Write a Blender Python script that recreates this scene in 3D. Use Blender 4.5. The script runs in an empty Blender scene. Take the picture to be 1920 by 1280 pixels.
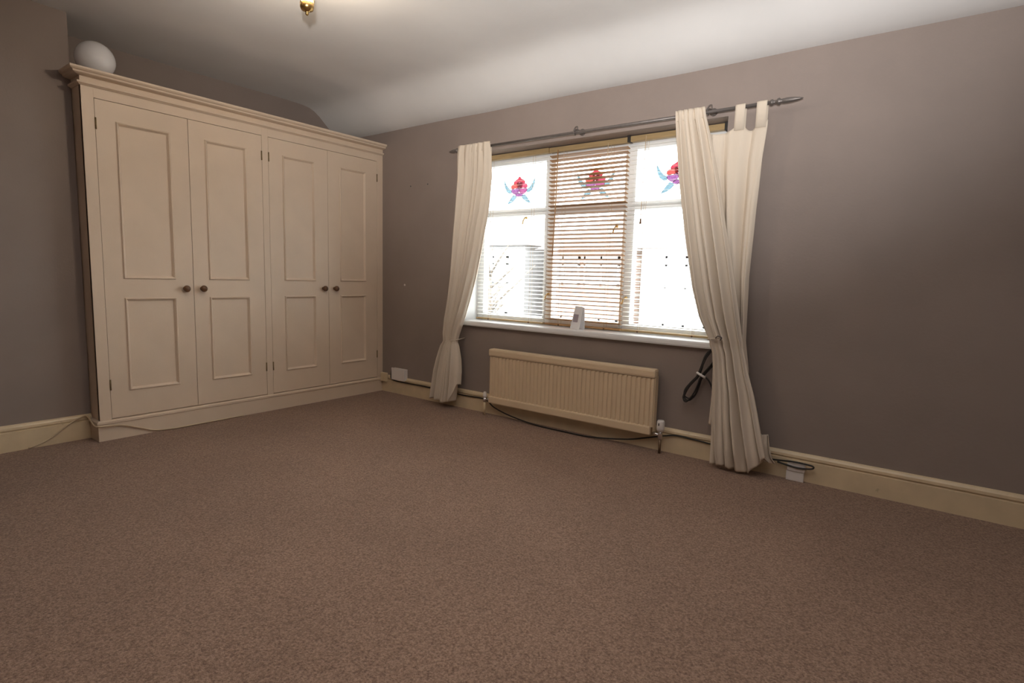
import bpy, bmesh, math, random
from mathutils import Vector, Matrix, noise
random.seed(7)
PI = math.pi
sc = bpy.context.scene
C = sc.collection

# ------------------------------------------------------------------ camera
YAW, PITCH, ROLL, CAM, FPX = -0.6466, -0.1152, 0.0265, Vector((3.9381, -3.2923, 1.05)), 1051.9
fwd = Vector((math.sin(YAW)*math.cos(PITCH), math.cos(YAW)*math.cos(PITCH), math.sin(PITCH)))
rgt = Vector((math.cos(YAW), -math.sin(YAW), 0)); upv = rgt.cross(fwd)
r2 = math.cos(ROLL)*rgt + math.sin(ROLL)*upv; u2 = -math.sin(ROLL)*rgt + math.cos(ROLL)*upv
cd = bpy.data.cameras.new('camera'); cam = bpy.data.objects.new('camera', cd); C.objects.link(cam)
m = Matrix((r2, u2, -fwd)).transposed().to_4x4(); m.translation = CAM
cam.matrix_world = m
cd.sensor_width = 36; cd.lens = 36*FPX/1920; cd.clip_start = 0.02; cd.clip_end = 200
sc.camera = cam

# ------------------------------------------------------------------ sky and exposure
SKY = 5.4
w = bpy.data.worlds.new('overcast_sky'); sc.world = w; w.use_nodes = True
bg = w.node_tree.nodes['Background']; bg.inputs[0].default_value = (0.93, 0.97, 1.0, 1); bg.inputs[1].default_value = SKY
LAMP_W = 29.0
LAMP_XYZ = (1.548, -1.729, 2.245)
FLASH_W = 252.0
# the photographer's flash, fired at the ceiling above the camera and bounced into the room
fl = bpy.data.lights.new('camera_flash', 'SPOT'); fl.energy = FLASH_W; fl.color = (1.0, 0.975, 0.95); fl.spot_size = math.radians(96); fl.spot_blend = 1.0; fl.shadow_soft_size = 0.03
flo = bpy.data.objects.new('camera_flash', fl); C.objects.link(flo); flo.location = CAM+Vector((0.03, -0.08, 0.22))
flo.rotation_euler = Vector((-0.66, 1.18, 1.0)).to_track_quat('-Z', 'Y').to_euler()
vs = sc.view_settings
vs.view_transform = 'Standard'; vs.look = 'None'; vs.gamma = 1; vs.use_curve_mapping = False; vs.exposure = 1.0

# ------------------------------------------------------------------ materials
def nodes(name):
    mt = bpy.data.materials.new(name); mt.use_nodes = True
    nt = mt.node_tree; return mt, nt, nt.nodes['Principled BSDF']
def mat(name, col, rough=0.5, var=0.06, scale=6.0, bump=0.0, bscale=60.0, metal=0.0, detail=4, stretch=(1,1,1), spec=0.5, sheen=0.0):
    mt, nt, b = nodes(name); N = nt.nodes; L = nt.links
    b.inputs['Roughness'].default_value = rough; b.inputs['Metallic'].default_value = metal
    b.inputs['Specular IOR Level'].default_value = spec
    if sheen: b.inputs['Sheen Weight'].default_value = sheen
    tc = N.new('ShaderNodeTexCoord'); mp = N.new('ShaderNodeMapping'); mp.inputs['Scale'].default_value = stretch
    L.new(tc.outputs['Object'], mp.inputs[0])
    nz = N.new('ShaderNodeTexNoise'); nz.inputs['Scale'].default_value = scale; nz.inputs['Detail'].default_value = detail
    L.new(mp.outputs[0], nz.inputs['Vector'])
    rp = N.new('ShaderNodeValToRGB'); rp.color_ramp.elements[0].position = 0.3; rp.color_ramp.elements[1].position = 0.7
    rp.color_ramp.elements[0].color = tuple(max(0, c*(1-var)) for c in col)+(1,)
    rp.color_ramp.elements[1].color = tuple(min(1, c*(1+var)) for c in col)+(1,)
    L.new(nz.outputs['Fac'], rp.inputs[0]); L.new(rp.outputs[0], b.inputs['Base Color'])
    if bump:
        n2 = N.new('ShaderNodeTexNoise'); n2.inputs['Scale'].default_value = bscale; n2.inputs['Detail'].default_value = 3
        L.new(mp.outputs[0], n2.inputs['Vector'])
        bp = N.new('ShaderNodeBump'); bp.inputs['Strength'].default_value = bump; bp.inputs['Distance'].default_value = 0.004
        L.new(n2.outputs['Fac'], bp.inputs['Height']); L.new(bp.outputs[0], b.inputs['Normal'])
    return mt
M = {}
M['wall'] = mat('taupe_wall_paint', (0.285, 0.232, 0.207), 0.55, 0.05, 3.0, 0.15, 90, spec=0.35)
M['ceil'] = mat('white_ceiling_paint', (0.74, 0.735, 0.73), 0.8, 0.03, 2.5, 0.12, 30)
M['cream'] = mat('cream_wardrobe_paint', (0.69, 0.56, 0.435), 0.42, 0.03, 5.0, 0.05, 120, spec=0.4)
M['skirt'] = mat('cream_gloss_paint', (0.67, 0.54, 0.36), 0.35, 0.07, 9.0, 0.05, 60)
def scuff(mt, sc_=7.0, lo=0.64, hi=0.76, dark=0.55):
    nt = mt.node_tree; N = nt.nodes; L = nt.links; b = N['Principled BSDF']; src = b.inputs['Base Color'].links[0].from_socket
    tc = N.new('ShaderNodeTexCoord'); nz = N.new('ShaderNodeTexNoise'); nz.inputs['Scale'].default_value = sc_; nz.inputs['Detail'].default_value = 6; nz.inputs['Roughness'].default_value = 0.7
    rp = N.new('ShaderNodeValToRGB'); rp.color_ramp.elements[0].position = lo; rp.color_ramp.elements[1].position = hi
    rp.color_ramp.elements[0].color = (1, 1, 1, 1); rp.color_ramp.elements[1].color = (dark, dark*.95, dark*.85, 1)
    mx = N.new('ShaderNodeMix'); mx.data_type = 'RGBA'; mx.blend_type = 'MULTIPLY'; mx.inputs[0].default_value = 1
    L.new(tc.outputs['Object'], nz.inputs['Vector']); L.new(nz.outputs['Fac'], rp.inputs[0]); L.new(src, mx.inputs[6]); L.new(rp.outputs[0], mx.inputs[7]); L.new(mx.outputs[2], b.inputs['Base Color'])
scuff(M['skirt'])
M['white'] = mat('white_gloss_paint', (0.80, 0.80, 0.80), 0.35, 0.03, 6.0)
M['rad'] = mat('cream_radiator_enamel', (0.72, 0.57, 0.39), 0.38, 0.03, 5.0)
M['plastic'] = mat('white_plastic', (0.78, 0.73, 0.70), 0.4, 0.02)
M['knob'] = mat('dark_turned_wood', (0.12, 0.055, 0.022), 0.35, 0.3, 40, 0.1, 80)
M['brass'] = mat('aged_brass', (0.55, 0.36, 0.14), 0.3, 0.1, 30, metal=1.0)
M['hinge'] = mat('dull_brass_hinge', (0.22, 0.16, 0.08), 0.45, 0.2, 60, metal=0.7)
M['steel'] = mat('brushed_pewter_metal', (0.17, 0.15, 0.14), 0.42, 0.1, 40, metal=0.5)
M['chrome'] = mat('chrome', (0.75, 0.74, 0.75), 0.15, 0.03, metal=1.0)
M['cable'] = mat('black_rubber', (0.018, 0.015, 0.013), 0.5, 0.2)
M['creamcable'] = mat('cream_cable_sheath', (0.60, 0.47, 0.32), 0.45, 0.05)
M['dark'] = mat('dark_plastic', (0.03, 0.027, 0.025), 0.5, 0.1)
M['copper'] = mat('tarnished_pipe', (0.20, 0.13, 0.08), 0.4, 0.25, 30, metal=0.6)
M['wood'] = mat('brown_blind_wood', (0.40, 0.225, 0.10), 0.45, 0.18, 25, stretch=(0.3, 6, 6))
M['rail'] = mat('beige_blind_rail', (0.44, 0.31, 0.155), 0.45, 0.12, 25, stretch=(0.3, 6, 6))
M['slat'] = mat('pale_cream_slat', (0.80, 0.78, 0.73), 0.4, 0.03)
M['cord'] = mat('beige_cord', (0.55, 0.42, 0.28), 0.7, 0.1)
M['grey'] = mat('grey_print', (0.36, 0.31, 0.34), 0.5, 0.05)
M['card'] = mat('white_card', (0.78, 0.76, 0.76), 0.55, 0.03)
M['lead'] = mat('lead_came', (0.10, 0.10, 0.11), 0.5, 0.1, metal=0.5)
M['render'] = mat('pale_house_render', (0.78, 0.76, 0.73), 0.9, 0.08)
M['pebble'] = mat('grey_pebbledash', (0.25, 0.245, 0.24), 0.9, 0.12, 4)
M['tile'] = mat('roof_tile', (0.26, 0.22, 0.20), 0.85, 0.25, 3)
M['tarmac'] = mat('street_tarmac', (0.16, 0.16, 0.16), 0.9, 0.2, 1)
M['bark'] = mat('tree_bark', (0.20, 0.17, 0.14), 0.9, 0.3, 8)
M['leaf'] = mat('hedge_leaf', (0.06, 0.10, 0.04), 0.8, 0.4, 6, 0.5, 12)
M['dglass'] = mat('house_window_glass', (0.30, 0.32, 0.33), 0.3, 0.1)

def brick_mat():
    mt, nt, b = nodes('far_brickwork'); N = nt.nodes; L = nt.links
    tc = N.new('ShaderNodeTexCoord'); mp = N.new('ShaderNodeMapping'); mp.inputs['Rotation'].default_value = (PI/2, 0, 0)
    br = N.new('ShaderNodeTexBrick'); br.inputs['Scale'].default_value = 4.5
    br.inputs['Color1'].default_value = (0.46, 0.29, 0.225, 1); br.inputs['Color2'].default_value = (0.52, 0.34, 0.27, 1); br.inputs['Mortar'].default_value = (0.65, 0.6, 0.55, 1)
    L.new(tc.outputs['Object'], mp.inputs[0]); L.new(mp.outputs[0], br.inputs[0]); L.new(br.outputs[0], b.inputs['Base Color'])
    b.inputs['Roughness'].default_value = 0.9
    return mt
M['brick'] = brick_mat()

def carpet_mat():
    mt, nt, b = nodes('brown_speckled_carpet'); N = nt.nodes; L = nt.links
    b.inputs['Roughness'].default_value = 0.95; b.inputs['Specular IOR Level'].default_value = 0.1; b.inputs['Sheen Weight'].default_value = 0.15
    tc = N.new('ShaderNodeTexCoord')
    n1 = N.new('ShaderNodeTexNoise'); n1.inputs['Scale'].default_value = 150; n1.inputs['Detail'].default_value = 3; n1.inputs['Roughness'].default_value = 0.7
    n2 = N.new('ShaderNodeTexNoise'); n2.inputs['Scale'].default_value = 1.6; n2.inputs['Detail'].default_value = 4
    r1 = N.new('ShaderNodeValToRGB'); e = r1.color_ramp.elements
    e[0].position = 0.34; e[0].color = (0.152, 0.089, 0.061, 1); e[1].position = 0.66; e[1].color = (0.415, 0.275, 0.200, 1)
    mx = N.new('ShaderNodeMix'); mx.data_type = 'RGBA'; mx.blend_type = 'MULTIPLY'; mx.inputs[0].default_value = 1
    r2_ = N.new('ShaderNodeValToRGB'); e = r2_.color_ramp.elements
    e[0].position = 0.3; e[0].color = (0.86, 0.86, 0.86, 1); e[1].position = 0.7; e[1].color = (1, 1, 1, 1)
    L.new(tc.outputs['Object'], n1.inputs['Vector']); L.new(tc.outputs['Object'], n2.inputs['Vector'])
    L.new(n1.outputs['Fac'], r1.inputs[0]); L.new(n2.outputs['Fac'], r2_.inputs[0])
    L.new(r1.outputs[0], mx.inputs[6]); L.new(r2_.outputs[0], mx.inputs[7]); L.new(mx.outputs[2], b.inputs['Base Color'])
    bp = N.new('ShaderNodeBump'); bp.inputs['Strength'].default_value = 0.7; bp.inputs['Distance'].default_value = 0.006
    L.new(n1.outputs['Fac'], bp.inputs['Height']); L.new(bp.outputs[0], b.inputs['Normal'])
    return mt
M['carpet'] = carpet_mat()

def cloth_mat():
    mt, nt, b = nodes('cream_curtain_cotton'); N = nt.nodes; L = nt.links
    b.inputs['Base Color'].default_value = (0.74, 0.645, 0.535, 1); b.inputs['Roughness'].default_value = 0.9; b.inputs['Specular IOR Level'].default_value = 0.1
    tr = N.new('ShaderNodeBsdfTranslucent'); tr.inputs[0].default_value = (0.70, 0.62, 0.52, 1)
    mx = N.new('ShaderNodeMixShader'); mx.inputs[0].default_value = 0.06
    tc = N.new('ShaderNodeTexCoord'); nz = N.new('ShaderNodeTexNoise'); nz.inputs['Scale'].default_value = 400
    bp = N.new('ShaderNodeBump'); bp.inputs['Strength'].default_value = 0.15; bp.inputs['Distance'].default_value = 0.001
    L.new(tc.outputs['Object'], nz.inputs['Vector']); L.new(nz.outputs['Fac'], bp.inputs['Height']); L.new(bp.outputs[0], b.inputs['Normal'])
    out = N['Material Output']; L.new(b.outputs[0], mx.inputs[1]); L.new(tr.outputs[0], mx.inputs[2]); L.new(mx.outputs[0], out.inputs[0])
    return mt
M['cloth'] = cloth_mat()

def glass_mat(name, tint, gloss=0.05):
    mt, nt, b = nodes(name); N = nt.nodes; L = nt.links
    tr = N.new('ShaderNodeBsdfTransparent'); tr.inputs[0].default_value = tint+(1,)
    gl = N.new('ShaderNodeBsdfGlossy'); gl.inputs['Roughness'].default_value = 0.02
    mx = N.new('ShaderNodeMixShader'); mx.inputs[0].default_value = gloss
    L.new(tr.outputs[0], mx.inputs[1]); L.new(gl.outputs[0], mx.inputs[2]); L.new(mx.outputs[0], N['Material Output'].inputs[0])
    return mt
M['glass'] = glass_mat('window_glass', (0.97, 0.98, 0.97))
M['red'] = glass_mat('red_stained_glass', (0.36, 0.11, 0.14))
M['coral'] = glass_mat('coral_stained_glass', (0.37, 0.15, 0.14))
M['rose'] = glass_mat('rose_stained_glass', (0.36, 0.13, 0.18))
M['blush'] = glass_mat('blush_stained_glass', (0.60, 0.40, 0.45))
M['lilac'] = glass_mat('lilac_stained_glass', (0.28, 0.17, 0.27))
M['pink'] = glass_mat('pink_stained_glass', (0.31, 0.15, 0.24))
M['blue'] = glass_mat('pale_blue_stained_glass', (0.235, 0.295, 0.32))

def opal_mat():
    mt, nt, b = nodes('opal_glass'); b.inputs['Base Color'].default_value = (0.74, 0.74, 0.76, 1); b.inputs['Roughness'].default_value = 0.05
    b.inputs['Subsurface Weight'].default_value = 0.15; b.inputs['Subsurface Radius'].default_value = (0.03, 0.03, 0.03)
    return mt
M['opal'] = opal_mat()
def emit_mat(name, col, s):
    mt, nt, b = nodes(name); b.inputs['Emission Color'].default_value = col+(1,); b.inputs['Emission Strength'].default_value = s
    b.inputs['Base Color'].default_value = (0.9, 0.85, 0.75, 1); return mt
M['bulb'] = emit_mat('lit_bulb', (1.0, 0.74, 0.42), 30)

# ------------------------------------------------------------------ helpers
WO = {}
def wloc(o): return WO.get(o.name, Vector((0, 0, 0)))
def obj(name, bm, material, parent=None, smooth=False):
    """link a bmesh given in world coordinates as ONE mesh object, origin at its centre"""
    vs_ = [v.co for v in bm.verts]
    lo = Vector([min(v[i] for v in vs_) for i in range(3)]); hi = Vector([max(v[i] for v in vs_) for i in range(3)])
    c = (lo+hi)/2
    bmesh.ops.translate(bm, verts=bm.verts, vec=-c)
    bmesh.ops.recalc_face_normals(bm, faces=bm.faces)
    me = bpy.data.meshes.new(name); bm.to_mesh(me); bm.free()
    if smooth:
        for p in me.polygons: p.use_smooth = True
    me.materials.append(M[material])
    o = bpy.data.objects.new(name, me); C.objects.link(o)
    o.location = c-(wloc(parent) if parent else Vector((0, 0, 0)))
    if parent: o.parent = parent
    WO[o.name] = c
    return o
def copy_part(src, at, parent, name=None):
    o = src.copy(); C.objects.link(o); o.parent = parent; o.location = Vector(at)-wloc(parent); WO[o.name] = Vector(at); return o
def thing(name, label, cat, loc, group=None):
    o = bpy.data.objects.new(name, None); C.objects.link(o); o.location = loc; o.empty_display_size = 0.1
    WO[o.name] = Vector(loc); tag(o, label, cat, group); return o
def tag(o, label, cat, group=None):
    o['label'] = label; o['category'] = cat
    if group: o['group'] = group
    return o
def struct(o, label=None):
    o['kind'] = 'structure'
    if label: o['label'] = label
    return o
def box(bm, x0, x1, y0, y1, z0, z1, bev=0.0):
    r = bmesh.ops.create_cube(bm, size=1.0)
    for v in r['verts']:
        v.co = Vector(((x0+x1)/2+v.co.x*(x1-x0), (y0+y1)/2+v.co.y*(y1-y0), (z0+z1)/2+v.co.z*(z1-z0)))
    if bev:
        es = list({e for v in r['verts'] for e in v.link_edges})
        bmesh.ops.bevel(bm, geom=es, offset=bev, segments=2, profile=0.6, affect='EDGES')
    return bm
def B(x0, x1, y0, y1, z0, z1, bev=0.0): return box(bmesh.new(), x0, x1, y0, y1, z0, z1, bev)
def catmull(P, n=8, closed=False):
    P = [Vector(p) for p in P]; out = []; N = len(P)
    rng = range(N) if closed else range(N-1)
    for i in rng:
        g = (lambda k: P[k % N]) if closed else (lambda k: P[max(0, min(N-1, k))])
        a, b, c, d = g(i-1), g(i), g(i+1), g(i+2)
        for k in range(n):
            t = k/n
            out.append(0.5*((2*b)+(c-a)*t+(2*a-5*b+4*c-d)*t*t+(3*b-a-3*c+d)*t**3))
    if not closed: out.append(P[-1])
    return out
def tube(P, r, seg=8, bm=None, closed=False, rad=None):
    bm = bm or bmesh.new(); P = [Vector(p) for p in P]; N = len(P); rings = []
    prev = None
    for i, p in enumerate(P):
        t = (P[(i+1) % N]-P[i-1]) if closed else (P[min(N-1, i+1)]-P[max(0, i-1)])
        t.normalize()
        if prev is None:
            a = t.orthogonal().normalized()
        else:
            a = prev-t*prev.dot(t)
            a = a.normalized() if a.length > 1e-6 else t.orthogonal().normalized()
        prev = a; b = t.cross(a); rr = rad[i] if rad else r
        rings.append([bm.verts.new(p+rr*(math.cos(2*PI*k/seg)*a+math.sin(2*PI*k/seg)*b)) for k in range(seg)])
    for i in range(N if closed else N-1):
        A, Bq = rings[i], rings[(i+1) % N]
        for k in range(seg): bm.faces.new((A[k], A[(k+1) % seg], Bq[(k+1) % seg], Bq[k]))
    if not closed:
        bm.faces.new(rings[0][::-1]); bm.faces.new(rings[-1])
    return bm
def lathe(prof, c, axis=(0, 0, 1), seg=24, bm=None):
    """prof: (radius, height along axis) from c"""
    bm = bm or bmesh.new(); ax = Vector(axis).normalized(); a = ax.orthogonal().normalized(); b = ax.cross(a); c = Vector(c); rings = []
    for r, h in prof:
        rings.append([bm.verts.new(c+ax*h+max(r, 1e-4)*(math.cos(2*PI*k/seg)*a+math.sin(2*PI*k/seg)*b)) for k in range(seg)])
    for A, Bq in zip(rings, rings[1:]):
        for k in range(seg): bm.faces.new((A[k], A[(k+1) % seg], Bq[(k+1) % seg], Bq[k]))
    bm.faces.new(rings[0][::-1]); bm.faces.new(rings[-1]); return bm
def sweep(path, prof, closed=False, bm=None):
    """sweep a profile (outward offset, z) along a plan path [(x, y)], outward = right of travel, mitred corners"""
    bm = bm or bmesh.new(); P = [Vector(p) for p in path]; N = len(P); rings = []
    def nrm(a, b): d = (b-a).normalized(); return Vector((d.y, -d.x))
    for i in range(N):
        if closed: n1, n2 = nrm(P[i-1], P[i]), nrm(P[i], P[(i+1) % N])
        else:
            n1 = nrm(P[max(0, i-1)], P[max(1, i)]) if i > 0 else nrm(P[0], P[1])
            n2 = nrm(P[i], P[i+1]) if i < N-1 else n1
        mi = (n1+n2); mi = mi/(mi.dot(n1)) if mi.length > 1e-6 else n1
        rings.append([bm.verts.new((P[i].x+mi.x*o_, P[i].y+mi.y*o_, z)) for o_, z in prof])
    K = len(prof)
    for i in range(N if closed else N-1):
        A, Bq = rings[i], rings[(i+1) % N]
        for k in range(K): bm.faces.new((A[k], A[(k+1) % K], Bq[(k+1) % K], Bq[k]))
    if not closed:
        bm.faces.new(rings[0]); bm.faces.new(rings[-1][::-1])
    return bm
def interp(tab, z):
    """rows sorted by descending key; smooth interpolation of all columns"""
    if z >= tab[0][0]: return tab[0][1:]
    for a, b in zip(tab, tab[1:]):
        if a[0] >= z >= b[0]:
            t = (a[0]-z)/(a[0]-b[0]) if a[0] != b[0] else 0
            return tuple(p+(q-p)*t for p, q in zip(a[1:], b[1:]))
    return tab[-1][1:]

# ------------------------------------------------------------------ room shell
XR, YB, XA, XC, ZC = 4.72, -3.85, -0.55, -0.143, 2.47     # right wall, back wall, alcove back, chimney face, ceiling
YW = -2.158                                               # alcove side / wardrobe end
OX0, OX1, OZ0, OZ1 = 0.955, 2.917, 0.672, 1.966           # window opening
struct(obj('floor', B(XA-.1, XR+.1, YB-.1, 0.1, -0.1, 0), 'carpet'), 'brown speckled fitted carpet')
bm = bmesh.new()
prof = [(0.10, 2.236), (0.0, 2.246), (-0.05, 2.262), (-0.10, 2.286), (-0.15, 2.320), (-0.20, 2.362), (-0.25, 2.404), (-0.30, 2.436), (-0.35, 2.456), (-0.42, 2.467), (-0.55, ZC)]
prof += [(-0.55-k*0.33, ZC) for k in range(1, 11)]
NX = 64; grid = []
for i in range(NX+1):
    x = XA-.05+(XR+.1-XA)*i/NX; col = []
    for j, (y, z) in enumerate(prof):
        dz = 0.010*noise.noise(Vector((x*1.1, y*2.0, 3.1)))+0.004*noise.noise(Vector((x*4, y*4, 9)))
        if j <= 1: dz = 0.012*noise.noise(Vector((x*0.9, 0, 5.0)))
        col.append(bm.verts.new((x, y, z+dz)))
    grid.append(col)
for i in range(NX):
    for j in range(len(prof)-1): bm.faces.new((grid[i][j], grid[i+1][j], grid[i+1][j+1], grid[i][j+1]))
top = bmesh.ops.extrude_face_region(bm, geom=list(bm.faces))
for v in top['geom']:
    if isinstance(v, bmesh.types.BMVert): v.co.z = 2.75
struct(obj('ceiling', bm, 'ceil', smooth=False), 'white plaster ceiling with coved edge above the window')
bpy.data.objects['ceiling'].data.polygons.foreach_set('use_smooth', [True]*len(bpy.data.objects['ceiling'].data.polygons))
bpy.data.objects['ceiling'].data.set_sharp_from_angle(angle=math.radians(50))

bm = bmesh.new(); WT = 0.30
def quadwall(bm):
    for x0, x1, z0, z1 in ((XA-.1, OX0, -.1, 2.4), (OX1, XR+.1, -.1, 2.4), (OX0, OX1, -.1, OZ0), (OX0, OX1, OZ1, 2.4)):
        box(bm, x0, x1, 0, WT, z0, z1)
quadwall(bm); struct(obj('wall_window', bm, 'wall'), 'taupe painted wall with the window')
struct(obj('wall_alcove', B(XA-.12, XA, YW-.3, 0, -.1, 2.62), 'wall'), 'taupe alcove wall behind the wardrobe')
struct(obj('wall_chimney', B(XA-.12, XC, YB-.1, YW, -.1, 2.62), 'wall'), 'taupe chimney breast wall left of the wardrobe')
struct(obj('wall_right', B(XR, XR+.1, YB-.1, 0, -.1, 2.62), 'wall'))
struct(obj('wall_back', B(XC, XR+.1, YB-.1, YB, -.1, 2.62), 'wall'))
SK = [(0, 0), (0.020, 0), (0.020, 0.108), (0.011, 0.112), (0.011, 0.116), (0.019, 0.121), (0.018, 0.134), (0.012, 0.143), (0.005, 0.148), (0, 0.149)]
struct(obj('baseboard_window', sweep([(0.012, 0), (XR, 0)], SK), 'skirt'), 'scuffed cream baseboard under the window wall')
struct(obj('baseboard_chimney', sweep([(XC, YB), (XC, YW)], SK), 'skirt'), 'cream baseboard along the chimney breast')
struct(obj('baseboard_right', sweep([(XR, 0), (XR, YB)], SK), 'skirt'))
struct(obj('baseboard_back', sweep([(XR, YB), (XC, YB)], SK), 'skirt'))

# ------------------------------------------------------------------ window
win = struct(thing('window_1', 'white framed three-light window with red flower glass in the top panes', 'window', ((OX0+OX1)/2, 0.2, OZ0)))
del win['category']
obj('window_sill', B(OX0-.028, OX1+.03, -0.035, 0.17, 0.662, 0.702, 0.012), 'white', win)
obj('reveal_lining', B(OX0, OX0+.006, 0.001, 0.17, 0.702, OZ1), 'white', win)
FY0, FY1 = 0.170, 0.245
bm = bmesh.new()
for a in ((OX0, 0.992, 0.66, OZ1), (OX1-.037, OX1, 0.66, OZ1), (0.992, OX1-.037, 0.672, 0.712), (0.992, OX1-.037, 1.925, OZ1)):
    box(bm, a[0], a[1], FY0, FY1, a[2], a[3], 0.004)
obj('window_frame', bm, 'white', win)
MU = (1.640, 2.265); TZ = 1.531
for x in MU: obj('mullion', B(x-.02, x+.02, FY0, FY1, 0.712, 1.925, 0.004), 'white', win)
LT = ((0.992, MU[0]-.02), (MU[0]+.02, MU[1]-.02), (MU[1]+.02, OX1-.037))
GL = ((1.030, 1.600), (1.680, 2.225), (2.305, 2.842))
def flower(pane, cx, cz, y):
    mir = lambda P: [(-a, b) for a, b in P]
    side = [(-.074, -.012), (-.073, .012), (-.052, .020), (-.002, .026), (-.002, -.004), (-.036, -.012)]
    low = [(-.074, -.017), (-.036, -.015), (-.003, -.008), (-.004, -.044), (-.034, -.058), (-.064, -.046)]
    pet = [('red', [(-.050, .022), (-.046, .042), (-.018, .056), (.002, .074), (.020, .057), (.047, .043), (.052, .022), (.002, .030)]),
           ('coral', side), ('rose', mir(side)), ('lilac', low), ('pink', mir(low)),
           ('lilac', [(-.036, -.061), (-.004, -.048), (.034, -.060), (.022, -.073), (-.014, -.074)])]
    lf1 = [(-.072, -.028), (-.102, -.004), (-.124, .024), (-.144, .056), (-.140, .010), (-.120, -.030), (-.080, -.050)]
    lf2 = [(-.024, -.074), (-.038, -.096), (-.068, -.116), (-.108, -.126), (-.088, -.096), (-.070, -.074), (-.052, -.060)]
    lf = [lf1, mir(lf1), lf2, mir(lf2)]
    def piece(nm, pts, mt):
        nonlocal y
        P = catmull([(cx+a, y, cz+b) for a, b in pts], 4, True)
        bm = bmesh.new(); f = bm.faces.new([bm.verts.new(p) for p in P])
        r = bmesh.ops.extrude_face_region(bm, geom=[f])
        for v in r['geom']:
            if isinstance(v, bmesh.types.BMVert): v.co.y += 0.003
        obj(nm, bm, mt, pane)
        obj('lead_line', tube(P, 0.0009 if nm == 'petal' else 0.0005, 5, closed=True), 'lead', pane)
    for mt, pts in pet: piece('petal', pts, mt)
    for pts in lf: piece('leaf', pts, 'blue')
    y += .004
    piece('petal', [(-.026, .024), (.0, .034), (.026, .024), (.016, -.010), (.0, -.018), (-.016, -.010)], 'blush')
    y -= .004
    obj('lead_line', tube([(cx+.004, y, cz+.072), (cx+.002, y, 1.884)], 0.0014, 5), 'lead', pane)
    obj('lead_line', tube([(cx, y, cz-.064), (cx, y, 1.560)], 0.0014, 5), 'lead', pane)
FX = (1.333, 1.985, 2.572)
for (a, b), (g0, g1), fx in zip(LT, GL, FX):
    for z0, z1, gz0, gz1, nm in ((TZ+.006, 1.925, 1.557, 1.887, 'top_light'), (0.712, TZ-.006, 0.757, 1.506, 'casement')):
        bm = bmesh.new(); y0, y1 = FY0-.006, FY1-.02
        box(bm, a, g0, y0, y1, z0, z1, .003); box(bm, g1, b, y0, y1, z0, z1, .003)
        box(bm, g0, g1, y0, y1, z0, gz0, .003); box(bm, g0, g1, y0, y1, gz1, z1, .003)
        obj(nm, bm, 'white', win)
        pn = obj('pane', B(g0-.004, g1+.004, 0.203, 0.207, gz0-.004, gz1+.004), 'glass', win)
        if nm == 'top_light': flower(pn, fx, 1.728, 0.198)
obj('transom', B(0.992, OX1-.037, FY0+.004, FY1, TZ-.006, TZ+.006), 'white', win)
# catches and casement handles
for x, z in ((1.435, 1.487), (2.185, 1.40), (1.655, 0.93), (2.275, 0.93)):
    bm = bmesh.new(); lathe([(0.009, 0), (0.009, 0.006), (0.005, 0.008), (0.005, 0.022)], (x, FY0-.006, z), (0, -1, 0), 12, bm)
    tube([(x, FY0-.026, z), (x-.012, FY0-.030, z-.018), (x-.020, FY0-.028, z-.045)], 0.0045, 8, bm)
    obj('window_catch', bm, 'brass', win, True)

# ------------------------------------------------------------------ blinds
def blind(label, x0, x1, smat, tilt, yb, depth, thick, pitch=0.0287, ztop=1.898):
    t = thing('venetian_blind', label, 'blind', ((x0+x1)/2, yb, 0.705), 'venetian blinds side by side in the window')
    obj('headrail', B(x0, x1, yb-.018, yb+.02, 1.925, 1.960, .003), 'rail', t)
    n = int((ztop-0.742)/pitch)+1; src = None
    for i in range(n):
        z = ztop-i*pitch; c = ((x0+x1)/2, yb, z)
        if src is None:
            bm = bmesh.new(); box(bm, c[0]-(x1-x0)/2+.004, c[0]+(x1-x0)/2-.004, yb-depth/2, yb+depth/2, z-thick/2, z+thick/2)
            bmesh.ops.rotate(bm, verts=bm.verts, cent=c, matrix=Matrix.Rotation(tilt, 3, 'X'))
            src = o = obj('slat', bm, smat, t)
        else: o = copy_part(src, c, t)
        o.rotation_euler.x = random.uniform(-.03, .03); o.rotation_euler.y = random.uniform(-.0015, .0015)
    zb = ztop-n*pitch
    obj('bottom_rail', B(x0+.002, x1-.002, yb-.016, yb+.016, 0.708, 0.722, .003), 'rail' if smat == 'slat' else 'wood', t)
    for k in (0.2, 0.8):
        x = x0+(x1-x0)*k; bm = bmesh.new()
        for dy in (-depth/2-.002, depth/2+.002): tube([(x, yb+dy, 1.925), (x, yb+dy, 0.722)], 0.0011, 5, bm)
        obj('ladder_cord', bm, 'cord', t)
        obj('rail_button', lathe([(0.006, 0), (0.006, 0.003), (0.003, 0.004)], (x, yb-.016, 0.713), (0, -1, 0), 10), 'knob', t)
    return t
BY = 0.125
bl = blind('pale slatted blind on the left, beside the left curtain', 1.000, 1.648, 'slat', 0.17, BY, 0.025, 0.0014)
bmid = blind('brown wooden slatted blind in the middle', 1.652, 2.262, 'wood', -0.20, BY+.012, 0.036, 0.0040)
br_ = blind('pale slatted blind on the right, partly behind the right curtain', 2.272, 2.872, 'slat', 0.17, BY, 0.025, 0.0014)
obj('tilt_wand', tube([(1.745, BY-.040, 1.930), (1.742, BY-.042, 1.60), (1.728, BY-.040, 1.20)], 0.004, 8), 'wood', bmid, True)
obj('pull_cord', tube([(2.130, BY-.036, 1.930), (2.130, BY-.036, 1.815)], 0.0022, 6), 'cord', bmid)
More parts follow.
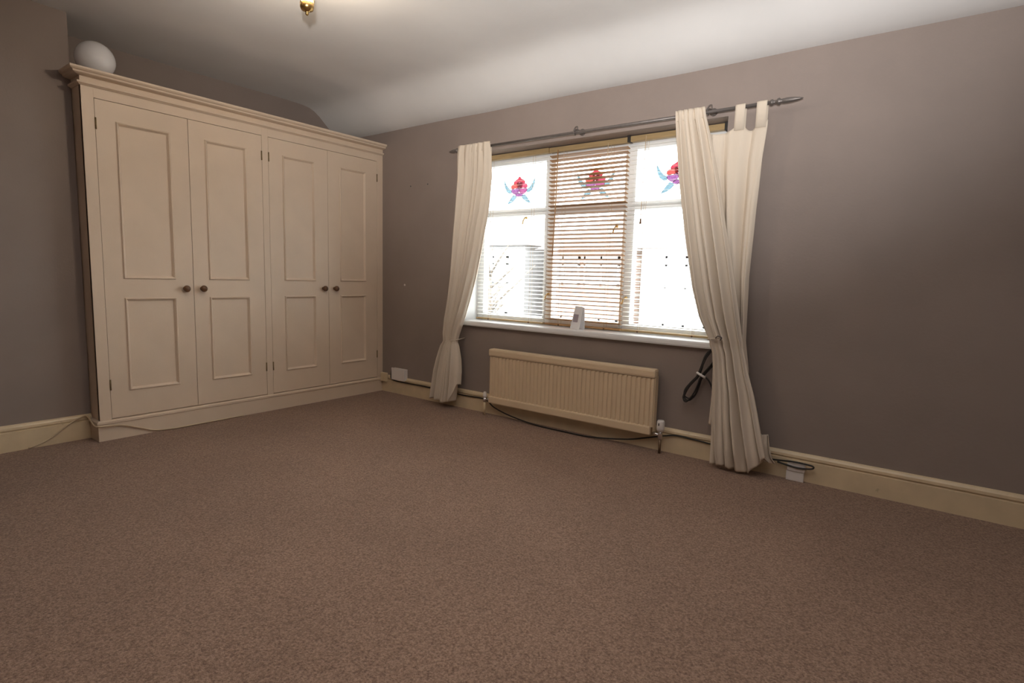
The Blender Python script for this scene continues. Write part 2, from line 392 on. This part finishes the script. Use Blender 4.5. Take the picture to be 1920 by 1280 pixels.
obj('pull_cord', tube([(2.388, BY-.026, 1.950), (2.384, BY-.028, 1.7), (2.380, BY-.028, 1.44)], 0.0024, 6), 'cord', br_)
obj('cord_tassel', lathe([(0.003, 0), (0.006, -.01), (0.007, -.032), (0.004, -.036)], (2.380, BY-.028, 1.44)), 'knob', br_, True)
obj('rail_bracket', B(2.870, 2.890, BY-.030, BY+.02, 1.918, 1.963, .002), 'dark', br_)
obj('rail_bracket', B(2.262, 2.280, BY-.030, BY+.02, 1.922, 1.963, .002), 'dark', br_)

# ------------------------------------------------------------------ wardrobe
wd = thing('wardrobe', 'tall cream four-door fitted wardrobe with panelled doors and round knobs', 'wardrobe', (-.27, YW/2, 0))
W0 = -2.1546; ST = [(-2.1546, -2.094), (-1.096, -1.049), (-.062, -0.001)]
bm = bmesh.new()
box(bm, XA+.005, -0.004, W0, W0+.02, 0.0, 2.07); box(bm, XA+.005, -0.024, -.022, -.002, 0.0, 2.07)
box(bm, XA+.005, XA+.02, W0+.02, -.022, 0.0, 2.07)
box(bm, XA+.02, -0.024, W0+.02, -.022, 0.10, 0.12); box(bm, XA+.02, -0.024, -1.082, -1.062, 0.12, 2.05)
obj('carcass', bm, 'cream', wd)
obj('top_board', B(XA+.005, 0.030, W0+.005, -.004, 2.118, 2.138), 'cream', wd)
bm = bmesh.new()
for a, b in ST: box(bm, -.024, 0, a, b, 0.10, 2.062, .0015)
for a, b in ((-2.094, -1.096), (-1.049, -.062)): box(bm, -.024, 0, a, b, 2.000, 2.062)
obj('face_frame', bm, 'cream', wd)
PL = [(-.02, 0), (0.014, 0), (0.014, 0.100), (0.020, 0.104), (0.020, 0.116), (0.012, 0.123), (-.02, 0.124)]
pl_path = [(XC+.002, W0), (0, W0), (0, -.002)]
obj('plinth', sweep(pl_path, PL), 'cream', wd)
CO = [(-.02, 2.056), (0.005, 2.056), (0.012, 2.062), (0.019, 2.065), (0.020, 2.074), (0.003, 2.079), (0.002, 2.104), (0.030, 2.108), (0.041, 2.113), (0.043, 2.121), (0.052, 2.125), (0.058, 2.132), (0.058, 2.142), (-.02, 2.142)]
obj('cornice', sweep([(XC+.002, W0), (0, W0), (0, -.002)], CO), 'cream', wd)
DR = [(-2.092, -1.5925, -1.990, -1.701, -1.646, 'l'), (-1.5895, -1.098, -1.488, -1.212, -1.539, 'r'),
      (-1.047, -.5565, -.938, -.674, -.605, 'l'), (-.5535, -.064, -.441, -.184, -.500, 'r')]
for y0, y1, p0, p1, kn, side in DR:
    bm = bmesh.new(); pz = ((0.290, 0.857), (0.976, 1.888))
    # stiles and rails around two recessed fields
    box(bm, -.022, -.001, y0, p0, 0.128, 1.997); box(bm, -.022, -.001, p1, y1, 0.128, 1.997)
    for a, b in ((0.128, pz[0][0]), (pz[0][1], pz[1][0]), (pz[1][1], 1.997)): box(bm, -.022, -.001, p0, p1, a, b)
    d = obj('door', bm, 'cream', wd)
    for a, b in pz:
        obj('panel', B(-.020, -.008, p0, p1, a, b), 'cream', d)
        bm = bmesh.new(); q = 0.017
        # mitred bead moulding: (inset from outer edge, height)
        pr = [(-.002, -.009), (-.002, .002), (.003, .007), (.008, .005), (.012, -.001), (q, -.006), (q, -.009)]
        rings = []
        for cy, cz, sy, sz in ((p0, a, 1, 1), (p1, a, -1, 1), (p1, b, -1, -1), (p0, b, 1, -1)):
            rings.append([bm.verts.new((h_, cy+sy*i_, cz+sz*i_)) for i_, h_ in pr])
        for i in range(4):
            A, Bq = rings[i], rings[(i+1) % 4]
            for k in range(len(pr)): bm.faces.new((A[k], A[(k+1) % len(pr)], Bq[(k+1) % len(pr)], Bq[k]))
        obj('moulding', bm, 'cream', d)
    kb = obj('knob', lathe([(0.014, -.002), (0.012, 0.006), (0.010, 0.014), (0.017, 0.020), (0.022, 0.028), (0.021, 0.036), (0.014, 0.042), (0.004, 0.044)], (-.001, kn, 0.915), (1, 0, 0), 24), 'knob', d, True)
    kb['label'] = 'dark turned wooden knob'
    hy = y0+.001 if side == 'l' else y1-.001
    for z in (0.335, 1.86):
        h_ = obj('hinge', tube([(0.002, hy, z-.032), (0.002, hy, z+.032)], 0.0045, 8), 'hinge', d, True)

# opal globe on top of the wardrobe
gl = thing('globe_lampshade', 'round white opal glass globe shade lying on top of the wardrobe', 'lampshade', (-.10, -2.045, 2.138))
gc = Vector((-.10, -2.045, 2.2390)); R_ = 0.100
prof = [(R_*math.sin(a), -R_*math.cos(a)) for a in [PI*k/28 for k in range(0, 26)]]
ax = Vector((-.85, .35, .25))
prof += [(R_*math.sin(PI*26/28)+.012, R_*.93), (R_*math.sin(PI*26/28)+.014, R_*1.06), (R_*.30, R_*1.06), (R_*.28, R_*.9)]
obj('globe', lathe(prof, gc, ax, 36), 'opal', gl, True)
obj('fitter_ring', tube([gc+ax.normalized()*R_*1.06+0.036*(math.cos(t)*ax.normalized().orthogonal().normalized()+math.sin(t)*ax.normalized().cross(ax.normalized().orthogonal().normalized())) for t in [2*PI*k/24 for k in range(24)]], 0.003, 6, closed=True), 'brass', gl, True)

# ------------------------------------------------------------------ ceiling lamp
LX, LY, LZ = LAMP_XYZ
lp = thing('ceiling_lamp', 'bare lit bulb in a small brass ceiling fitting', 'ceiling lamp', (LX, LY, ZC))
obj('ceiling_rose', lathe([(0.055, 0.01), (0.055, -.008), (0.045, -.018), (0.016, -.024)], (LX, LY, ZC-.001), seg=28), 'brass', lp, True)
bm = bmesh.new()
for s in (-1, 1):
    tube(catmull([(LX, LY+s*.008, ZC-.02), (LX-s*.01, LY+s*.034, ZC-.045), (LX-s*.012, LY+s*.042, LZ+.03), (LX-s*.008, LY+s*.028, LZ-.012), (LX, LY+s*.004, LZ-.026)], 6), 0.0035, 8, bm)
obj('arm', bm, 'brass', lp, True)
obj('cup', lathe([(0.005, -.046), (0.008, -.042), (0.006, -.036), (0.012, -.030), (0.026, -.024), (0.030, -.012), (0.031, 0.004), (0.027, 0.004), (0.020, -.016), (0.004, -.02)], (LX, LY, LZ), seg=24), 'brass', lp, True)
obj('bulb', lathe([(0.010, -.014), (0.013, 0.0), (0.022, 0.016), (0.028, 0.032), (0.027, 0.044), (0.018, 0.057), (0.003, 0.063)], (LX, LY, LZ), seg=20), 'bulb', lp, True)
ld = bpy.data.lights.new('bulb_light', 'POINT'); ld.energy = LAMP_W; ld.color = (1.0, 0.84, 0.66); ld.shadow_soft_size = 0.035
lo_ = bpy.data.objects.new('bulb_light', ld); C.objects.link(lo_); lo_.parent = lp; lo_.location = Vector((LX, LY, LZ+.03))-wloc(lp)

# ------------------------------------------------------------------ curtain pole
RY, RZ = -0.095, 1.976
cp = thing('curtain_pole', 'thin pewter curtain pole with pointed finials above the window', 'curtain pole', ((0.98+3.2)/2, 0, RZ))
obj('pole', tube([(0.985, RY, RZ), (3.165, RY, RZ)], 0.0095, 14), 'steel', cp, True)
FP = [(0.0095, 0), (0.015, 0.002), (0.015, 0.012), (0.010, 0.016), (0.010, 0.030), (0.016, 0.036), (0.018, 0.044), (0.010, 0.052), (0.012, 0.062), (0.0135, 0.080), (0.011, 0.110), (0.006, 0.140), (0.001, 0.155)]
obj('finial', lathe(FP, (3.155, RY, RZ), (1, 0, 0), 16), 'steel', cp, True)
obj('finial', lathe([(r, h*.75) for r, h in FP], (0.995, RY, RZ), (-1, 0, 0), 16), 'steel', cp, True)
for x in (1.055, 1.985, 2.835):
    bm = bmesh.new()
    lathe([(0.022, 0), (0.022, -.005), (0.010, -.008)], (x, 0.0, RZ+.022), (0, 1, 0), 14, bm)
    tube(catmull([(x, -.004, RZ+.022), (x, -.05, RZ+.024), (x, RY+.012, RZ+.020), (x, RY-.004, RZ+.014)], 5), 0.0055, 8, bm)
    tube([(x, RY+.013*math.cos(t), RZ+.013*math.sin(t)) for t in [2*PI*k/16 for k in range(16)]], 0.0035, 6, bm, True)
    tube(catmull([(x-.012, RY, RZ+.012), (x+.002, RY, RZ+.034), (x+.018, RY, RZ+.036), (x+.020, RY, RZ+.018)], 5), 0.003, 6, bm)
    obj('bracket', bm, 'steel', cp, True)

# ------------------------------------------------------------------ curtains
def drape(tab, nf, seed, nu=150, nv=110, z0=None, z1=None, sharp=1.0, hem=None, topfun=None):
    """tab rows: z, xl, xr, y, amp. returns a bmesh sheet with folds"""
    bm = bmesh.new(); rnd = random.Random(seed); ph = [rnd.uniform(0, 2*PI) for _ in range(6)]
    g = []
    zt, zb = tab[0][0], tab[-1][0]
    for j in range(nv+1):
        v = j/nv; row = []
        for i in range(nu+1):
            u = i/nu
            zz = zt+(zb-zt)*v
            if hem and v > .72: zz += hem(u)*((v-.72)/.28)**1.5
            if topfun: zz -= topfun(u)*max(0, 1-v*6)
            xl, xr, y, a = interp(tab, min(zt, max(zb, zz)))
            uw = u+0.035*math.sin(2*PI*u*1.3+ph[0])+0.012*math.sin(5*v+ph[1])
            f = math.sin(2*PI*nf*uw+ph[2]+0.5*math.sin(2.2*v+ph[3]))
            f = 2*abs(math.sin((2*PI*nf*uw+ph[2]+0.5*math.sin(2.2*v+ph[3]))/2))**0.8-1
            f2 = math.sin(2*PI*nf*2.3*uw+ph[4]+1.5*v)*0.22
            edge = min(1, u*12, (1-u)*12)
            xx = xl+(xr-xl)*u+sharp*a*0.35*math.cos(2*PI*nf*uw+ph[2])*edge
            nz = 0.006*noise.noise(Vector((u*6, v*7, seed)))
            row.append(bm.verts.new((xx, y-1.3*a*(f+f2)*(0.4+.6*edge)+nz, zz)))
        g.append(row)
    for j in range(nv):
        for i in range(nu): bm.faces.new((g[j][i], g[j][i+1], g[j+1][i+1], g[j+1][i]))
    return bm
def cloth(name, bm, parent, th=0.003):
    o = obj(name, bm, 'cloth', parent, True); md = o.modifiers.new('thickness', 'SOLIDIFY'); md.thickness = th; md.offset = 0; return o

# left curtain, tied back
cl = thing('curtain', 'cream curtain tied back at the left of the window', 'curtain', (0.9, -.1, 0.04), 'pair of cream curtains')
tabL = [(2.004, 0.995, 1.290, RY-.016, .004), (1.96, 0.985, 1.298, RY-.018, .006), (1.88, 0.978, 1.300, RY-.01, .010), (1.76, 0.975, 1.300, RY, .016), (1.50, 0.962, 1.268, RY, .022), (1.25, 0.945, 1.215, RY, .025),
        (1.04, 0.930, 1.165, RY, .027), (0.86, 0.905, 1.105, RY, .028), (0.71, 0.878, 1.050, RY, .028), (0.60, 0.868, 1.005, RY, .026), (0.545, 0.866, .988, RY, .020)]
tabL2 = [(0.53, 0.866, .988, RY, .020), (0.50, 0.848, 1.000, RY, .028), (0.40, 0.815, 1.020, RY, .036), (0.30, 0.785, 1.026, RY, .040), (0.15, 0.757, 1.018, RY, .042), (0.055, 0.742, 1.010, RY, .042)]
cloth('drape', drape(tabL+tabL2, 5, 8, 150, 150, hem=lambda u: 0.010*math.sin(9*u)+(0.14 if u > .86 else 0)*min(1, (u-.86)*14)), cl)
bm = bmesh.new()
tube(catmull([(0.955, RY-.046, .546), (0.985, RY-.034, .550), (1.004, RY, .554), (0.985, -.002, .560)], 6), 0.0035, 8, bm)
obj('tieback', bm, 'cloth', cl, True)
# heading wrapped over the pole
bm = bmesh.new(); 
def over(x0, x1, drop_f, drop_b, nx=14, bm=None, th=.003, wav=0.0):
    bm = bm or bmesh.new(); g = []
    prof = [(RY-.0145, RZ-drop_f)]+[(RY+.0145*math.cos(t), RZ+.0145*math.sin(t)) for t in [PI-PI*k/10 for k in range(11)]]+[(RY+.0145, RZ-drop_b)]
    for i in range(nx+1):
        x = x0+(x1-x0)*i/nx; w_ = wav*math.sin(i*1.9)
        g.append([bm.verts.new((x, y-w_*(1 if k == 0 else .2), z)) for k, (y, z) in enumerate(prof)])
    for i in range(nx):
        for k in range(len(prof)-1): bm.faces.new((g[i][k], g[i+1][k], g[i+1][k+1], g[i][k+1]))
    return bm
cloth('heading', over(0.998, 1.286, .03, .10, wav=.002), cl)

# right curtain: gathered front drape + flat back sheet with tabs
cr = thing('curtain', 'cream tab-top curtain tied back at the right of the window, trailing to the floor', 'curtain', (3.05, -.1, 0.02), 'pair of cream curtains')
tabR = [(2.004, 2.655, 2.822, RY-.016, .004), (1.95, 2.660, 2.832, RY-.018, .008), (1.85, 2.672, 2.862, RY-.018, .014), (1.61, 2.705, 2.925, RY-.020, .021), (1.34, 2.752, 2.985, RY-.022, .025), (1.01, 2.818, 3.060, RY-.024, .028),
        (0.85, 2.868, 3.092, RY-.025, .028), (0.76, 2.915, 3.108, RY-.026, .026), (0.72, 2.936, 3.118, RY-.026, .024)]
tabR2 = [(0.70, 2.936, 3.118, RY-.026, .022), (0.66, 2.955, 3.130, RY-.028, .022), (0.56, 2.966, 3.158, RY-.030, .026), (0.45, 2.975, 3.195, RY-.032, .030), (0.28, 2.980, 3.240, RY-.036, .034), (0.12, 2.984, 3.278, RY-.036, .030), (0.022, 2.984, 3.296, RY-.036, .014)]
cloth('drape', drape(tabR+tabR2, 5, 33, 150, 150, hem=lambda u: 0.006*math.sin(8*u)+(max(0, u-.68)*.30)), cr)
# puckered corner at the hem by the baseboard
tabR4 = [(0.24, 3.215, 3.275, RY-.01, .012), (0.17, 3.225, 3.288, RY-.01, .016), (0.115, 3.235, 3.302, RY, .014), (0.085, 3.262, 3.318, RY+.01, .006)]
cloth('hem_corner', drape(tabR4, 1.6, 14, 40, 30), cr)
tabR3 = [(1.862, 2.790, 3.150, RY+.002, .006), (1.70, 2.80, 3.136, RY+.002, .010), (1.42, 2.85, 3.124, RY+.004, .013), (1.08, 2.93, 3.112, RY+.006, .014), (0.73, 2.99, 3.120, RY+.006, .014), (0.56, 3.0, 3.150, RY, .014)]
def scal(u):   # scooped edge between the tabs
    x = 2.790+u*.360
    for a, b in ((2.826, 2.985), (3.036, 3.093)):
        if a < x < b: return 0.030*math.sin(PI*(x-a)/(b-a))**.5-.03+.012
    return -.03
cloth('back_sheet', drape(tabR3, 3, 5, 150, 90, sharp=.6, topfun=scal), cr)
for x0, x1 in ((2.985, 3.036), (3.093, 3.144)):
    cloth('tab', over(x0, x1, .120, .115, 4), cr)
cloth('heading', over(2.658, 2.820, .03, .10, wav=.002), cr)
# lining strip hanging behind the drape
tabLn = [(0.56, 2.945, 2.99, RY+.035, .004), (0.40, 2.948, 2.99, RY+.035, .005), (0.23, 2.945, 2.99, RY+.03, .006)]
cloth('lining', drape(tabLn, 1.2, 9, 24, 24), cr)
bm = bmesh.new()
tube(catmull([(3.004, RY-.078, .746), (2.962, RY-.066, .738), (2.926, RY-.030, .730), (2.945, RY+.050, .732), (3.02, -.002, .738)], 6), 0.0035, 8, bm)
obj('tieback', bm, 'cloth', cr, True)
obj('tieback_hook', tube(catmull([(2.985, RY-.084, 0.745), (3.000, RY-.094, 0.757), (3.018, RY-.092, 0.750), (3.012, RY-.088, 0.735)], 5), 0.004, 8), 'steel', cr, True)

# ------------------------------------------------------------------ radiator
rd = thing('radiator', 'cream ribbed panel radiator under the window', 'radiator', (1.968, -.07, 0))
X0, X1, Z0, Z1, YF, YBk = 1.318, 2.616, 0.104, 0.515, -0.100, -0.040
bm = bmesh.new(); pts = []
NF = 39; pw = (X1-X0-.05)/NF
xs = [(X0, YF+.022), (X0+.006, YF+.006), (X0+.020, YF+.004)]
for k in range(NF):
    a = X0+.025+k*pw
    xs += [(a, YF+.010), (a+pw*.22, YF+.010), (a+pw*.36, YF+.002), (a+pw*.86, YF+.002)]
xs += [(X1-.025, YF+.010), (X1-.020, YF+.004), (X1-.006, YF+.006), (X1, YF+.022)]
zr = [(0.155, 0.0), (0.168, 1.0), (0.448, 1.0), (0.458, 0.0)]
rows = []
for z, f in zr: rows.append([bm.verts.new((x, YF+.004+(y-YF-.004)*f if 3 <= i < len(xs)-4 else y, z)) for i, (x, y) in enumerate(xs)])
for A, Bq in zip(rows, rows[1:]):
    for i in range(len(xs)-1): bm.faces.new((A[i], A[i+1], Bq[i+1], Bq[i]))
rp_ = obj('ribbed_panel', bm, 'rad', rd); md = rp_.modifiers.new('thickness', 'SOLIDIFY'); md.thickness = .002
obj('top_rail', B(X0-.004, X1+.002, YF-.004, YBk, 0.459, Z1, .014), 'rad', rd)
obj('bottom_rail', B(X0, X1-.012, YF-.003, YF+.02, 0.106, 0.160, .009), 'rad', rd)
obj('end_panel', B(X0-.001, X0+.003, YF+.016, YBk, Z0+.01, 0.47), 'rad', rd)
obj('end_panel', B(X1-.003, X1+.001, YF+.016, YBk, Z0+.01, 0.47), 'rad', rd)
obj('back_panel', B(X0+.01, X1-.01, YBk-.006, YBk, Z0+.01, 0.49), 'rad', rd)
for x in (X0+.18, X1-.18): obj('wall_bracket', B(x-.015, x+.015, YBk, -.0005, 0.18, 0.46), 'rad', rd)
# valves
VY = -.078
bm = lathe([(0.015, 0), (0.015, 0.01), (0.013, 0.034), (0.009, 0.042)], (1.268, VY, 0.138), seg=16); obj('lockshield_cap', bm, 'plastic', rd, True)
bm = lathe([(0.009, 0.10), (0.013, 0.104), (0.013, 0.138)], (1.268, VY, 0), seg=14); tube([(1.268, VY, 0.122), (X0+.004, VY, 0.126)], .009, 10, bm); obj('valve_body', bm, 'chrome', rd, True)
obj('pipe', tube([(1.268, VY, 0.0), (1.268, VY, 0.104)], 0.008, 12), 'skirt', rd, True)
th_ = obj('thermostat_head', lathe([(0.014, 0), (0.021, 0.006), (0.024, 0.020), (0.023, 0.060), (0.019, 0.070), (0.006, 0.072)], (2.662, VY, 0.136), seg=20), 'plastic', rd, True)
obj('dial_mark', B(2.656, 2.662, VY-.0255, VY-.022, 0.176, 0.192), 'dark', th_)
bm = lathe([(0.010, 0.088), (0.014, 0.092), (0.014, 0.128), (0.011, 0.137)], (2.662, VY, 0), seg=14); tube([(2.662, VY, 0.112), (X1-.004, VY, 0.120)], .010, 10, bm); obj('valve_body', bm, 'chrome', rd, True)
obj('pipe', tube([(2.662, VY, 0.0), (2.662, VY, 0.09)], 0.008, 12), 'copper', rd, True)

# ------------------------------------------------------------------ sockets
s1 = thing('socket_box', 'white double socket box on the wall beside the wardrobe', 'socket', (0.25, 0, 0.125))
obj('back_box', B(0.170, 0.330, -.034, -.0005, 0.128, 0.226, .004), 'plastic', s1)
obj('face_plate', B(0.166, 0.334, -.044, -.034, 0.124, 0.230, .004), 'plastic', s1)
s2 = thing('switch_box', 'small cream painted outlet box in the corner by the wardrobe', 'socket', (0.055, 0, 0.09))
obj('back_box', B(0.024, 0.096, -.042, -.0205, 0.092, 0.170, .004), 'skirt', s2)
obj('face_plate', B(0.027, 0.093, -.048, -.042, 0.095, 0.167, .003), 'skirt', s2)
obj('rocker', B(0.052, 0.068, -.052, -.048, 0.112, 0.136, .002), 'skirt', s2)
s3 = thing('telephone_socket', 'small white telephone box on the baseboard right of the curtain', 'socket', (3.415, -.02, 0.0))
obj('back_box', B(3.366, 3.452, -.045, -.0205, 0.0, 0.054, .003), 'plastic', s3)
obj('cover', B(3.370, 3.456, -.052, -.0205, 0.056, 0.100, .003), 'plastic', s3)

# ------------------------------------------------------------------ cables
cy = -.0275
pth = [(0.150, -.020, 0.220), (0.146, cy-.002, 0.170), (0.162, cy-.012, 0.130), (0.225, cy-.004, 0.114), (0.40, cy, 0.112), (0.625, cy, 0.113), (0.956, cy, 0.106), (1.19, cy, 0.110), (1.262, cy-.010, 0.100), (1.345, cy-.026, 0.064), (1.50, cy-.034, 0.030), (1.735, -.075, 0.008), (2.00, -.082, 0.007), (2.20, -.076, 0.010), (2.42, -.05, 0.034), (2.56, -.042, 0.070), (2.66, -.040, 0.100), (2.74, cy, 0.116), (2.83, cy, 0.114), (2.954, cy, 0.106), (3.13, cy-.008, 0.085), (3.30, cy-.014, 0.094), (3.40, -.058, 0.108), (3.480, -.059, 0.106), (3.497, -.059, 0.097), (3.478, -.059, 0.086), (3.41, -.059, 0.080), (3.32, cy-.02, 0.088)]
tag(obj('power_cable', tube(catmull(pth, 6), 0.0048, 8), 'cable', None, True), 'black cable running along the baseboard and under the radiator', 'cable')
# coil hanging beside the right curtain
co = thing('cable_coil', 'bundled coil of black cable hanging beside the right curtain', 'cable', (2.86, -.06, 0.33))
A0, A1 = Vector((2.962, -.050, 0.675)), Vector((2.798, -.060, 0.345)); ax = (A1-A0); ax_n = ax.normalized(); sd = Vector((ax_n.z, 0, -ax_n.x))
bm = bmesh.new(); P = []
for k in range(4):
    sh = random.uniform(-.008, .008); wd_ = 0.026+.0045*k; yo = -.014+.007*k
    for i in range(26):
        t = 2*PI*i/26
        s = 0.5-0.5*math.cos(t)*(1-.035*k)
        pin = 0.25+0.75*min(1, abs(s-.52)*3.2)
        P.append(A0+ax*s+sd*(wd_*math.copysign(abs(math.sin(t))**.55, math.sin(t))*pin+sh)+Vector((0, yo+.006*math.sin(3*t+k), 0)))
obj('loops', tube(catmull(P, 3), 0.0042, 7), 'cable', co, True)
tcn = A0+ax*.50
obj('tie', tube([tcn+sd*(.026*math.cos(t))+Vector((0, .026*math.sin(t), 0))+ax_n*.006*math.sin(t) for t in [2*PI*k/20 for k in range(20)]], 0.007, 8, closed=True), 'plastic', co, True)
obj('tail', tube(catmull([tcn+Vector((.01, -.01, 0)), (2.925, -.06, 0.485), (2.952, -.055, 0.42), (2.957, -.045, 0.30), (2.965, -.035, 0.20), (2.972, -.028, 0.12)], 6), 0.005, 8), 'cable', co, True)
# cream cable along the left baseboard and wardrobe plinth
pth = [(XC+.026, -2.47, 0.006), (XC+.026, -2.40, 0.026), (XC+.025, -2.34, 0.060), (XC+.025, -2.27, 0.112), (XC+.024, -2.215, 0.140), (XC+.030, -2.188, 0.142), (-.07, -2.183, 0.124), (0.000, -2.184, 0.100), (0.027, -2.164, 0.096), (0.026, -2.06, 0.086), (0.022, -1.96, 0.050), (0.024, -1.87, 0.016), (0.030, -1.76, 0.006), (0.028, -1.60, 0.006), (0.024, -1.3, 0.006)]
tag(obj('flex_cable', tube(catmull(pth, 6), 0.0045, 8), 'creamcable', None, True), 'thin cream cable draped over the baseboard and wardrobe plinth', 'cable')

# ------------------------------------------------------------------ small things on sill and wall
cdn = thing('propped_card', 'small white folded card with a grey panel propped on the window sill', 'card', (1.975, 0.02, 0.702))
def lean(bm, c, a, b):
    bmesh.ops.rotate(bm, verts=bm.verts, cent=c, matrix=Matrix.Rotation(a, 3, 'X')); bmesh.ops.rotate(bm, verts=bm.verts, cent=c, matrix=Matrix.Rotation(b, 3, 'Y')); return bm
cc = (1.975, 0.015, 0.702)
bm = B(1.938, 2.010, 0.012, 0.015, 0.704, 0.862)
for v in bm.verts:
    if v.co.z > .8 and v.co.x < 1.97: v.co.x += .014
obj('front_leaf', lean(bm, cc, -.16, .06), 'card', cdn)
obj('printed_panel', lean(B(1.953, 1.990, 0.0105, 0.0118, 0.752, 0.806), cc, -.16, .06), 'grey', cdn)
bm = B(1.948, 2.022, 0.068, 0.071, 0.704, 0.858); obj('back_leaf', lean(bm, (1.985, .07, .702), .18, .06), 'card', cdn)
for x, z, lab in ((0.554, 1.776, 'tiny dark screw in the wall nearer the left curtain'), (0.353, 1.774, 'tiny dark screw in the wall nearer the wardrobe')):
    tag(obj('wall_screw', lathe([(0.006, 0.002), (0.0055, -.002), (0.003, -.004)], (x, 0, z), (0, 1, 0), 10), 'lead', None, True), lab, 'screw', 'screws in the window wall')
tag(obj('wall_plug', lathe([(0.009, 0.002), (0.009, -.002), (0.005, -.003)], (0.286, 0, 0.954), (0, 1, 0), 10), 'plastic', None, True), 'tiny white plug in the wall beside the wardrobe', 'wall plug')

# ------------------------------------------------------------------ outside the window
GZ = -2.8
struct(obj('ground', B(-60, 40, 0.6, 70, GZ-.2, GZ), 'tarmac'), 'street outside the window')
def house(x0, x1, y0, wallm, label, eave=2.5, ridge=4.3):
    t = thing('house', label, 'house', ((x0+x1)/2, y0, GZ)); d = 7.0
    obj('wall', B(x0, x1, y0, y0+d, GZ, eave), wallm, t)
    bm = bmesh.new(); o = .35; xm0, xm1 = x0+1.6, x1-1.6
    v = [bm.verts.new(p) for p in ((x0-o, y0-o, eave), (x1+o, y0-o, eave), (x1+o, y0+d+o, eave), (x0-o, y0+d+o, eave), (xm0, y0+d/2, ridge), (xm1, y0+d/2, ridge))]
    for f in ((0, 1, 5, 4), (1, 2, 5), (2, 3, 4, 5), (3, 0, 4), (3, 2, 1, 0)): bm.faces.new([v[i] for i in f])
    rf = obj('roof', bm, 'tile', t)
    obj('chimney', B(x0+1.9, x0+2.7, y0+d/2-.4, y0+d/2+.4, ridge-.6, ridge+1.0), 'brick', rf)
    W_ = x1-x0
    for fx in (.26, .74):
        for zz in (-1.9, 0.75):
            cx = x0+W_*fx; hw, hh = .85, 1.25
            bm = bmesh.new()
            for a in ((cx-hw, cx-hw+.09, zz, zz+hh), (cx+hw-.09, cx+hw, zz, zz+hh), (cx-.05, cx+.05, zz, zz+hh), (cx-hw, cx+hw, zz, zz+.09), (cx-hw, cx+hw, zz+hh-.09, zz+hh), (cx-hw, cx+hw, zz+hh*.68, zz+hh*.68+.07)):
                box(bm, a[0], a[1], y0-.10, y0-.001, a[2], a[3])
            f = obj('window', bm, 'white', t)
            obj('pane', B(cx-hw+.05, cx+hw-.05, y0-.04, y0-.03, zz+.05, zz+hh-.05), 'dglass', f)
    obj('front_door', B(x0+W_*.5-.45, x0+W_*.5+.45, y0-.06, y0-.001, GZ, GZ+2.05), 'white', t)
house(-18.5, -11.5, 18, 'pebble', 'grey pebbledash house seen through the left window light')
house(-10.6, -6.6, 18.3, 'brick', 'brick house seen through the middle window light', 2.3, 4.0)
house(-5.7, 1.5, 18, 'render', 'pale rendered house seen through the right window light', 2.3, 4.0)
tr = thing('bare_tree', 'leafless street tree seen through the left window light', 'tree', (-8.2, 11.5, GZ))
bm = tube(catmull([(-8.2, 11.5, GZ), (-8.15, 11.5, GZ+1.5), (-8.25, 11.5, GZ+3.0), (-8.2, 11.45, GZ+4.2)], 5), .1, 9, rad=[.16-.008*i for i in range(16)]); obj('trunk', bm, 'bark', tr, True)
rt = random.Random(4)
for k in range(11):
    a = rt.uniform(0, 2*PI); z = GZ+2.2+rt.random()*2.0; L_ = rt.uniform(.7, 1.5); bm = bmesh.new()
    b0 = Vector((-8.2, 11.5, z)); b1 = b0+Vector((math.cos(a)*L_*.6, math.sin(a)*L_*.6, L_*.5)); b2 = b1+Vector((math.cos(a+.3)*L_*.5, math.sin(a+.3)*L_*.5, L_*.5))
    tube([b0, b1, b2], .03, 6, bm, rad=[.045, .028, .008])
    for q in range(5):
        s = b0.lerp(b1, .5+.1*q); aa = a+rt.uniform(-1.2, 1.2); tube([s, s+Vector((math.cos(aa)*.4, math.sin(aa)*.4, .35))], .01, 5, bm, rad=[.014, .004])
    obj('branch', bm, 'bark', tr, True)
